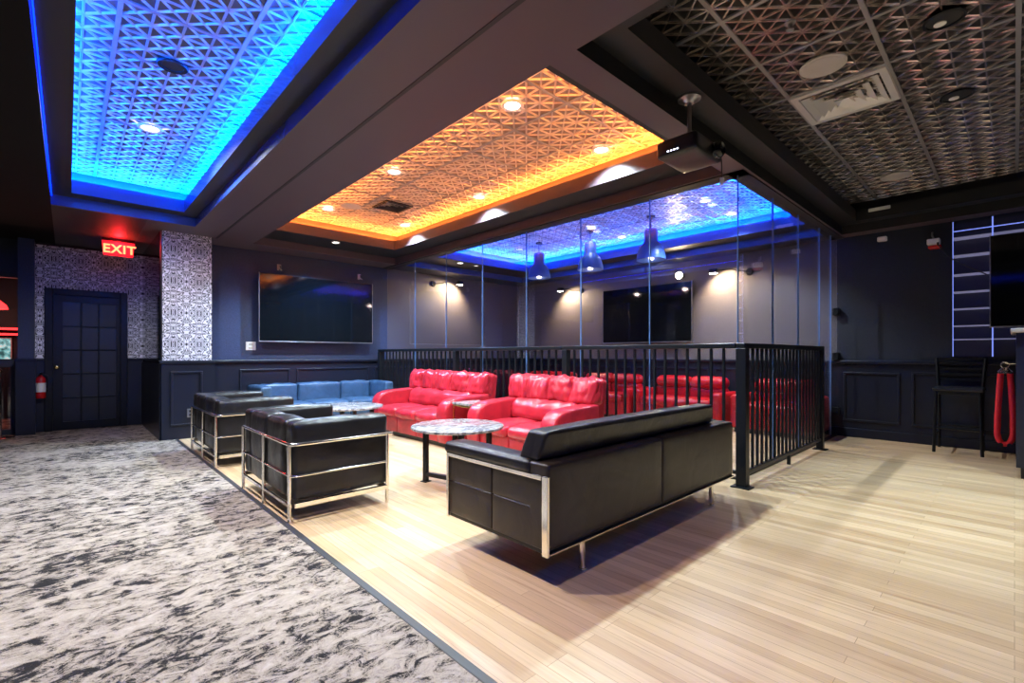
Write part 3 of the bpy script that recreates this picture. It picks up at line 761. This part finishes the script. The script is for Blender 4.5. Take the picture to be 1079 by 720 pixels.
for i, (x, y) in enumerate(((5.96, 2.72), (6.78, 2.72), (5.96, 4.52), (6.78, 4.52))):
    downlight('round recessed downlight inside the glass room, %s' % ('above the right pendant', 'nearest the right wall', 'beside the middle pendant', 'between the middle pendant and the television wall')[i], x, y, ZT - .014, .075, group='downlights in the glass room')
    spot((x, y, ZT - .04), (230, 260, 8, 50)[i], (.82, .93, 1), 120, .5, .03)

# ceiling fittings in the dark tin ceiling
def can(label, x, y):
    t = thing('ceiling_downlight', label, 'downlight', (x, y, ZT - .012), 0, 'open can lights in the dark tin ceiling')
    a = MB(); a.lathe([(.1, .0), (.1, -.008), (.085, -.01), (.082, .0)], seg=32); a.build('trim_ring', M['black_metal'], t, True)
    a = MB(); a.lathe([(.082, -.003), (.0, -.002)], seg=32); a.build('can_interior', M['paint_black'], t, True)
    a = MB(); a.lathe([(.0, -.014), (.03, -.008), (.03, -.003)], (.03, .02, 0), 16); a.build('bulb', M['lamp_white'], t, True)
can('black can downlight in the dark tin ceiling, nearest the top right corner', 3.77, .285)
can('black can downlight in the dark tin ceiling, right of the square vent', 4.95, .3)
for (x, y, lab) in ((3.77, .9, 'round cream ceiling speaker beside the square vent'), (6.69, .9, 'round cream ceiling speaker farthest away near the right wall')):
    t = thing('ceiling_speaker', lab, 'speaker', (x, y, ZT - .01), 0, 'round ceiling speakers')
    a = MB(); a.lathe([(.0, -.022), (.08, -.021), (.118, -.014), (.124, -.006)], seg=36); a.build('grille', M['cream'], t, True)
    a = MB(); a.lathe([(.124, -.012), (.138, -.009), (.138, 0), (.124, 0)], seg=36); a.build('rim', M['cream'], t, True)
t = thing('ceiling_vent', 'square louvred air vent set in the dark tin ceiling', 'air vent', (4.375, .898, ZT - .008))
f = MB()
def sqring(mb, r0, z0, r1, z1):
    A = [(-r0, -r0), (r0, -r0), (r0, r0), (-r0, r0)]; B = [(-r1, -r1), (r1, -r1), (r1, r1), (-r1, r1)]
    for k in range(4):
        l = (k + 1) % 4; mb.quad((*A[k], z0), (*A[l], z0), (*B[l], z1), (*B[k], z1))
sqring(f, .3, -.002, .295, -.016); sqring(f, .295, -.016, .25, -.016); sqring(f, .25, -.016, .245, .0); f.build('frame', M['vent'], t)
for k, r in enumerate((.24, .18, .12, .06)):
    a = MB(); sqring(a, r, -.02 - .004 * k, r - .055, .012); sqring(a, r - .004, -.02 - .004 * k, r - .058, .012); a.build('louvre', M['vent'], t)
MB().box(-.25, .25, -.25, .25, .0125, .014).build('duct', M['paint_black'], t)
def sprinkler(lab, x, y):
    t = thing('ceiling_sprinkler', lab, 'sprinkler', (x, y, ZT - .006), 0, 'sprinkler heads')
    a = MB(); a.lathe([(.03, .0), (.03, -.006), (.014, -.008), (.012, -.03), (.0, -.03)], seg=20); a.build('escutcheon', M['steel'], t, True)
    a = MB(); a.lathe([(.0, -.045), (.02, -.046), (.02, -.042), (.004, -.04), (.004, -.03)], seg=16); a.build('deflector', M['steel'], t, True)
sprinkler('small steel sprinkler head in the dark tin ceiling', 3.15, .92)
sprinkler('small steel sprinkler head in the orange-lit ceiling', 3.15, 3.4)
t = thing('ceiling_speaker', 'round speaker in the orange-lit ceiling at its far left corner', 'speaker', (2.75, 6.05, ZT - .01), 0, 'round ceiling speakers')
a = MB(); a.lathe([(.0, -.02), (.08, -.019), (.12, -.012), (.124, -.004)], seg=36); a.build('grille', M['cream'], t, True)
a = MB(); a.lathe([(.124, -.012), (.138, -.009), (.138, 0), (.124, 0)], seg=36); a.build('rim', M['cream'], t, True)
# square return grille in the orange ceiling
t = thing('ceiling_vent', 'square air vent in the orange-lit ceiling near its far end', 'air vent', (3.17, 5.7, ZT - .008))
f = MB(); sqring(f, .2, -.002, .195, -.014); sqring(f, .195, -.014, .16, -.014); sqring(f, .16, -.014, .155, .0); f.build('frame', M['tin_dark'], t)
for k, r in enumerate((.15, .1, .05)):
    a = MB(); sqring(a, r, -.016, r - .04, .008); a.build('louvre', M['tin_dark'], t)

for y in (3.574, 4.655, 5.785): point((6.1, y, 2.5), 26, (1, .72, .6), .05)
# ------------------------------------------------------------------ arm lamps
def arm_lamp(lab, loc, rz, energy, arm=.5, lit=True):
    """wall plate at loc, wall behind local +y; the head lights the wall below"""
    t = thing('wall_lamp', lab, 'wall lamp', loc, rz, 'arm lamps on the walls'); g = 1 if arm > 0 else -1
    a = MB(); a.lathe([(.0, -.03), (.05, -.028), (.06, -.012), (.06, 0)], seg=20, axis='y'); a.build('wall_plate', M['black_metal'], t, True)
    MB().tube(fillet([(0, -.02, 0), (g * .1, -.2, .0), (g * .18, -.22, .04), (arm, -.26, .04)], .03, 4), .008, 8).build('arm', M['black_metal'], t, True)
    x0, x1 = sorted((arm, arm + g * .12))
    a = MB(); a.rbox(x0, x1, -.3, -.22, .0, .075, .012); h = a.build('head', M['black_metal'], t)
    a = MB(); a.box(x0 + .01, x1 - .01, -.295, -.225, -.004, .001); a.build('lens', M['lit_warm'] if lit else M['lamp_white'], h)
    m = Matrix.Rotation(rz, 4, 'Z'); p = m @ Vector((arm + g * .06, -.26, -.02)); q = m @ Vector((arm - g * .1, .0, -.35))
    L = Vector(loc)
    spot(L + p, energy, (1, .72, .42), 150, .6, .03, L + q)
arm_lamp('black arm lamp on the wall behind the left end of the glass', (5.4, YTV, 2.56), 0, 150, .42)
arm_lamp('black arm lamp beside the television inside the glass room, on its right', (XR, 2.86, 2.43), -PI / 2, 110, -.4)
arm_lamp('black arm lamp beside the television inside the glass room, on its left', (XR, 6.2, 2.46), -PI / 2, 110, -.3)
# glaring flood lamp above the inner television
t = thing('wall_lamp', 'glaring flood lamp above the television inside the glass room', 'wall lamp', (XR, 3.97, 2.49), 0)
a = MB(); a.rbox(-.1, 0, -.03, .03, -.03, .03, .006); a.build('bracket', M['black_metal'], t)
a = MB(); a.lathe([(.02, .06), (.05, .03), (.055, 0), (.05, -.01)], (-.13, 0, 0), 20, 'x'); a.build('housing', M['black_metal'], t, True)
a = MB(); a.lathe([(.0, -.045), (.04, -.035), (.058, -.01), (.058, 0)], (-.13, 0, 0), 20, 'x'); a.build('lens', M['lit_warm'], t, True)
spot((7.63, 3.97, 2.49), 60, (1, .7, .4), 160, .5, .04, (5.5, 3.5, 1.5))

# ------------------------------------------------------------------ EXIT sign
t = thing('exit_sign', 'red illuminated EXIT sign hanging from the ceiling above the door', 'exit sign', (.52, 8.6, 2.5))
a = MB(); a.prism([(-.16, .0), (.16, .0), (.178, .2), (-.178, .2)], -.012, .012); a.build('panel', M['exit_red'], t)
a = MB(); a.rbox(-.18, .18, -.02, .02, .2, .24, .005); a.build('housing', M['black_metal'], t)
fc = bpy.data.curves.new('lettering', 'FONT'); fc.body = 'EXIT'; fc.size = .165; fc.align_x = 'CENTER'; fc.extrude = .003; fc.offset = .004; fc.space_character = 1.08
fo = bpy.data.objects.new('lettering_tmp', fc); COL.objects.link(fo)
me = bpy.data.meshes.new_from_object(fo.evaluated_get(bpy.context.evaluated_depsgraph_get()))
bpy.data.objects.remove(fo)
lt = bpy.data.objects.new('lettering', me); COL.objects.link(lt); lt.parent = t; lt.location = (.01, -.017, .04); lt.rotation_euler = (PI / 2, 0, 0)
me.materials.clear(); me.materials.append(M['exit_letter'])
a = MB(); a.prism([(-.15, .1), (-.135, .112), (-.135, .088)], -.02, -.013); a.build('arrow', M['exit_letter'], t)
point((.52, 8.5, 2.66), 7, (1, .02, .03), .05)

# ------------------------------------------------------------------ fire extinguisher
t = thing('fire_extinguisher', 'red fire extinguisher hanging left of the black door', 'fire extinguisher', (-.277, 9.5, .5))
a = MB(); a.lathe([(.0, .0), (.045, .0), (.052, .01), (.052, .27), (.04, .3), (.02, .315), (.015, .33)], seg=24); a.build('cylinder', M['extinguisher'], t, True)
a = MB(); a.lathe([(.0525, .09), (.0528, .09), (.0528, .22), (.0525, .22)], seg=24); a.build('paper_label', M['white'], t, True)
a = MB(); a.lathe([(.016, .33), (.016, .36), (.0, .362)], seg=14); a.rbox(-.012, .012, -.09, .03, .36, .37, .003); a.rbox(-.01, .01, -.085, .0, .335, .343, .003); a.build('valve_handle', M['black_metal'], t)
MB().tube(fillet([(.02, 0, .345), (.07, 0, .33), (.068, -.01, .12)], .03, 4), .008, 8).build('hose', M['black_plastic'], t, True)
MB().box(-.02, .02, .05, .1, .1, .3).build('wall_bracket', M['black_metal'], t)

# stanchion left
t = thing('stanchion', 'chrome rope stanchion at the left edge beside the dark pier', 'stanchion', (-.66, 9.2, .006))
a = MB(); a.lathe([(.15, .0), (.15, .012), (.05, .025), (.025, .05)], seg=28); a.build('base', M['chrome'], t, True)
MB().tube([(0, 0, .04), (0, 0, .88)], .024, 16).build('post', M['chrome'], t, True)
a = MB(); a.lathe([(.024, .86), (.035, .87), (.035, .91), (.02, .93), (.0, .94)], seg=20); a.build('cap', M['chrome'], t, True)

# bar room seen through the opening left of the pier
for z, y, mt, lab in ((1.55, 11.4, 'led_red', 'upper red light tube in the bar beyond the glass'), (1.47, 11.75, 'led_red', 'lower red light tube in the bar beyond the glass')):
    t = thing('light_tube', lab, 'light tube', (-1.1, y, z)); 
    MB().tube([(-.9, 0, 0), (.9, 0, 0)], .018, 10).build('tube', M[mt], t, True)
    MB().rbox(-.93, -.9, -.025, .025, -.025, .025, .004).build('end_cap', M['black_plastic'], t); MB().rbox(.9, .93, -.025, .025, -.025, .025, .004).build('end_cap', M['black_plastic'], t)
    MB().box(-.9, .9, .02, 12.0 - y, -.01, .01).build('mounting_bar', M['black_metal'], t)
t = thing('picture_light_box', 'backlit teal picture box on the bar wall at the left edge', 'light box', (-1.05, 11.95, 1.02))
MB().rbox(-.35, .35, -.02, .05, 0, .4, .006).build('frame', M['white'], t)
m_, nt_, p_ = new_mat('teal_picture'); nz_ = N(nt_, 'ShaderNodeTexNoise', Scale=11.0, Detail=4.0); nt_.links.new(coords(nt_), nz_.inputs['Vector'])
cc = ramp(nt_, nz_.outputs['Fac'], [(.4, (.02, .1, .1)), (.55, (.2, .6, .58)), (.7, (.75, .95, .9))]); nt_.links.new(cc, p_.inputs['Base Color']); nt_.links.new(cc, p_.inputs['Emission Color']); p_.inputs['Emission Strength'].default_value = .9
MB().box(-.33, .33, -.026, -.02, .02, .38).build('picture', m_, t)
t = thing('pendant_lamp', 'red glowing pendant lamp in the bar beyond the glass', 'pendant lamp', (-.86, 10.6, 1.82))
a = MB(); a.lathe([(.2, 0), (.18, .06), (.1, .14), (.03, .18), (.0, .18)], seg=28); a.build('shade', M['led_red'], t, True)
a = MB(); a.lathe([(.0, -.02), (.05, .0), (.07, .05), (.0, .08)], seg=16); a.build('bulb', M['lit'], t, True)
MB().tube([(0, 0, .17), (0, 0, ZS - 1.82)], .006, 8).build('cord', M['black_plastic'], t)
point((-.9, 10.6, 1.7), 12, (1, .5, .35), .06)

# ------------------------------------------------------------------ projector
t = thing('ceiling_projector', 'black projector hanging on a pole from the ceiling', 'projector', (3.05, 1.5, 2.45))
a = MB(); a.lathe([(.0, Z1 - 2.45 - .001), (.075, Z1 - 2.45 - .001), (.075, Z1 - 2.45 - .012), (.05, Z1 - 2.45 - .018), (.03, Z1 - 2.45 - .04), (.0, Z1 - 2.45 - .04)], (0, 0, 0), 24); a.build('ceiling_plate', M['steel'], t, True)
MB().tube([(0, 0, .14), (0, 0, Z1 - 2.45 - .03)], .014, 12).build('pole', M['steel'], t, True)
a = MB(); a.rbox(-.05, .05, -.05, .05, .1, .15, .006)
for (x, y) in ((-.09, -.09), (.09, -.09), (-.09, .09), (.09, .09)): a.tube([(0, 0, .115), (x, y, .08)], .008, 8)
a.build('mount_bracket', M['steel'], t, True)
bd = MB(); bd.cushion(-.19, .19, -.14, .14, -.03, .085, .025, (0, 0, .006)); body = bd.build('body', M['black_plastic'], t, True)
a = MB(); a.rbox(-.185, -.1, -.1, .0, -.02, .06, .008); a.build('vent_grille', M['black_metal'], t)
a = MB(); a.lathe([(.05, .0), (.052, -.035), (.04, -.05), (.035, -.04), (.0, -.03)], (.08, -.14, .025), 24, 'y'); a.build('lens', M['screen'], t, True)
a = MB()
for k in range(4): a.box(-.192, -.188, -.02 + k * .022, -.008 + k * .022, -.004, .004)
a.build('indicator_lights', M['led_white'], t)
a = MB(); a.rbox(.05, .13, -.15, -.138, -.015, .07, .004); a.build('input_panel', M['steel'], t)
MB().tube(fillet([(.14, -.1, .03), (.2, -.13, .02), (.21, -.13, -.12)], .02, 4), .004, 6).build('cable', M['black_plastic'], t, True)
a = MB(); a.rbox(.198, .222, -.142, -.118, -.17, -.12, .004); a.build('cable_plug', M['white'], t)

# ------------------------------------------------------------------ right side
t = thing('bar_stool', 'black metal bar stool with slatted back against the right wall', 'bar stool', (7.5, .44, 0))
s = MB(); s.cushion(-.21, .2, -.215, .215, .7, .745, .02, (0, 0, .006)); s.build('seat', M['black_plastic'], t, True)
for (x, y) in ((-.19, -.19), (-.19, .19)): MB().tube([(x * 1.12, y * 1.05, 0), (x, y * .95, .7)], .016, 8).build('leg', M['black_metal'], t, True)
for y in (-.19, .19): MB().tube([(.23, y, 0), (.19, y * .97, .45), (.18, y, .74), (.25, y * 1.12, 1.08)], .016, 8).build('leg', M['black_metal'], t, True)
for x in (-.2, .2): MB().tube([(x, -.19, .28), (x, .19, .28)], .012, 8).build('footrest', M['black_metal'], t, True)
for y in (-.19, .19): MB().tube([(-.2, y, .2), (.2, y, .2)], .012, 8).build('stretcher', M['black_metal'], t, True)
MB().rbox(-.2, .19, -.19, .19, .665, .7, .006).build('seat_frame', M['black_metal'], t)
for k in range(4):
    z = .82 + .067 * k
    MB().rbox(.185 + .2 * (z - .74), .2 + .2 * (z - .74), -.2, .2, z - .016, z + .016, .005).build('back_slat', M['black_metal'], t)
MB().rbox(.245, .262, -.215, .215, 1.055, 1.085, .005).build('top_slat', M['black_metal'], t)

t = thing('bar_counter', 'tall dark wooden counter with a pale top at the right edge', 'counter', (6.25, 0, 0))
b = MB(); b.box(0, .62, -2.5, -.01, .1, 1.32); b.build('body', M['bar_wood'], t)
b = MB(); b.box(.03, .59, -2.47, -.04, 0, .1); b.build('plinth', M['black_plastic'], t)
b = MB()
for k in range(3): panels(b, [(-.8 - .8 * k, -.08 - .8 * k, .2, 1.2)], 'x', 0, -1)
b.build('panel_moulding', M['bar_wood'], t)
b = MB(); b.rbox(-.05, .68, -2.55, .025, 1.32, 1.36, .008); b.build('worktop', M['bar_top'], t)
t = thing('velvet_rope', 'red velvet rope with chrome hook hanging on the end of the dark counter', 'velvet rope', (6.95, .066, .2), PI / 2)
pts = [(-.035, 0, .74), (-.045, 0, .55), (-.056, 0, .3), (-.056, 0, .1), (-.04, 0, .035), (0, 0, .0), (.04, 0, .035), (.056, 0, .1), (.052, 0, .3), (.04, 0, .55), (.03, 0, .74)]
MB().tube(fillet(pts, .03, 3), .025, 14).build('rope', M['velvet'], t, True)
a = MB(); a.lathe([(.06, .0), (.06, .02), (.045, .03), (.03, .05), (.02, .06), (.0, .06)], (0, 0, .73), 20); a.build('end_cap', M['chrome'], t, True)
a = MB(); a.tube([(.03 * math.cos(k * PI / 6), 0, .815 + .03 * math.sin(k * PI / 6)) for k in range(13)], .006, 8); a.build('hook', M['chrome'], t, True)
MB().tube([(-.085, .07, .83), (-.02, .0, .83), (0, 0, .838)], .006, 8).build('hook_arm', M['chrome'], t, True)

# glass display shelves behind the right television
t = thing('display_shelf', 'glass display shelves edged with blue light behind the right television', 'display shelf', (XR, .34, 1.1))
MB().box(-.01, -.002, -.75, .165, 0, 1.6).build('back_panel', simple('shelf_back', (.05, .05, .085), .25), t)
for y in (.16, -.17): MB().box(-.19, -.01, y - .004, y + .004, 0, 1.59).build('upright_pane', M['glass_dark'], t)
fsh = simple('frosted_shelf', (.3, .3, .42), .35)
fsh.node_tree.nodes['Principled BSDF'].inputs['Emission Color'].default_value = (.5, .5, .85, 1); fsh.node_tree.nodes['Principled BSDF'].inputs['Emission Strength'].default_value = .22
for z in (.2, .36, .56, .76, .965, 1.19, 1.4): MB().box(-.19, -.012, -.7, .155, z - .005, z + .005).build('shelf', fsh, t)
MB().box(-.196, -.19, .155, .163, 0, 1.59).build('edge_light', M['led_line'], t)
MB().box(-.197, -.19, -.176, -.164, 0, 1.59).build('edge_light', M['led_line'], t)
MB().box(-.197, -.19, -.75, .155, 1.47, 1.48).build('edge_light', M['led_line'], t)
# small boxes on the right wall
t = thing('security_camera', 'white wall camera with a red base, high beside the glass shelves', 'camera', (XR, .68, 2.5))
a = MB(); a.rbox(-.14, -.03, -.06, .06, -.03, .04, .01); a.build('housing', M['white'], t)
a = MB(); a.rbox(-.12, 0, -.07, .05, -.075, -.04, .01); a.build('base', M['extinguisher'], t)
a = MB(); a.tube([(-.06, 0, .04), (-.03, .02, .1), (-.005, .02, .14)], .01, 8); a.build('bracket', M['steel'], t, True)
t = thing('hanging_cable', 'black cable sagging across the glass shelves to the right television', 'cable', (7.6, .63, 2.44))
MB().tube(fillet([(.0, -.0, .0), (.0, -.12, -.2), (-.01, -.43, -.42)], .12, 6), .006, 8).build('cable', M['black_plastic'], t, True)
MB().tube([(0, 0, -.004), (0, .0, .03)], .011, 8).build('plug', M['black_plastic'], t, True)
t = thing('wall_sensor', 'small white sensor box high on the right wall near the glass', 'sensor', (XR, 1.19, 2.64))
a = MB(); a.rbox(-.07, 0, -.05, .05, -.03, .03, .012, 3); a.build('housing', M['white'], t, True)
a = MB(); a.rbox(-.074, -.068, -.03, .03, -.015, .015, .003); a.build('lens', M['lamp_white'], t)
t = thing('ceiling_light_bar', 'slim white light fitting on the dark bulkhead above the right wall', 'light fitting', (7.42, 1.16, 2.95))
a = MB(); a.rbox(-.03, -.006, -.11, .11, -.02, .02, .006); a.build('diffuser', M['white'], t)
MB().rbox(-.008, -.001, -.09, .09, -.014, .014, .002).build('mount', M['black_metal'], t)

# small things on the television wall and column
def plate(lab, loc, w, h, face='y'):
    t = thing('wall_outlet', lab, 'outlet', loc)
    MB().rbox(-w / 2, w / 2, -.012, 0, -h / 2, h / 2, .004).build('cover_plate', M['white'] if w > .1 else M['steel'], t)
    a = MB()
    for k in (-1, 1): a.rbox(-w * .2, w * .2, -.016, -.011, k * h * .22 - h * .12, k * h * .22 + h * .12, .002)
    a.build('socket', M['black_plastic'] if w < .1 else M['cream'], t)
plate('white double wall plate below the left corner of the wall television', (2.06, YTV, 1.255), .14, .13)
plate('small steel outlet low on the column panel', (1.2, 7.575, .34), .075, .115)
for x, z, lab in ((2.47, 2.52, 'small chrome camera bracket above the left half of the wall television'), (3.82, 2.52, 'small chrome camera bracket above the right end of the wall television')):
    t = thing('wall_bracket', lab, 'bracket', (x, YTV, z))
    MB().rbox(-.03, .03, -.012, 0, -.05, .05, .004).build('plate', M['steel'], t)
    a = MB(); a.tube(fillet([(0, -.01, .02), (0, -.06, .02), (0, -.07, -.02)], .02, 4), .008, 8); a.lathe([(.0, -.035), (.022, -.03), (.025, -.01), (.0, .0)], (0, -.07, -.03), 14); a.build('hook', M['chrome'], t, True)

# ------------------------------------------------------------------ more room lamps (dark ceiling, over the bare floor)
for (x, y, e, sz) in ((5.6, -.6, 230, 85), (4.95, .3, 210, 75), (3.77, -.9, 170, 78)):
    spot((x, y, ZT - .05), e, KW, sz, .8, .06)

# ------------------------------------------------------------------ world, camera, view
wd = bpy.data.worlds.new('world'); SC.world = wd; wd.use_nodes = True
wd.node_tree.nodes['Background'].inputs[0].default_value = (.5, .5, .6, 1); wd.node_tree.nodes['Background'].inputs[1].default_value = .02
cam = bpy.data.cameras.new('camera'); cam.sensor_width = 36; cam.lens = 36 * 498 / 1079; cam.shift_y = 14 / 1079; cam.clip_start = .05
co = bpy.data.objects.new('camera', cam); COL.objects.link(co)
th = math.atan2(529.5, 498.0)
co.location = (0, 0, 1.12); co.rotation_euler = (PI / 2, 0, th - PI / 2)
SC.camera = co
vs = SC.view_settings; vs.view_transform = 'Standard'; vs.look = 'None'; vs.gamma = 1; vs.use_curve_mapping = False; vs.exposure = 0.0
SC.cycles.use_denoising = True
SC.cycles.max_bounces = 8; SC.cycles.transparent_max_bounces = 24; SC.cycles.sample_clamp_indirect = 6
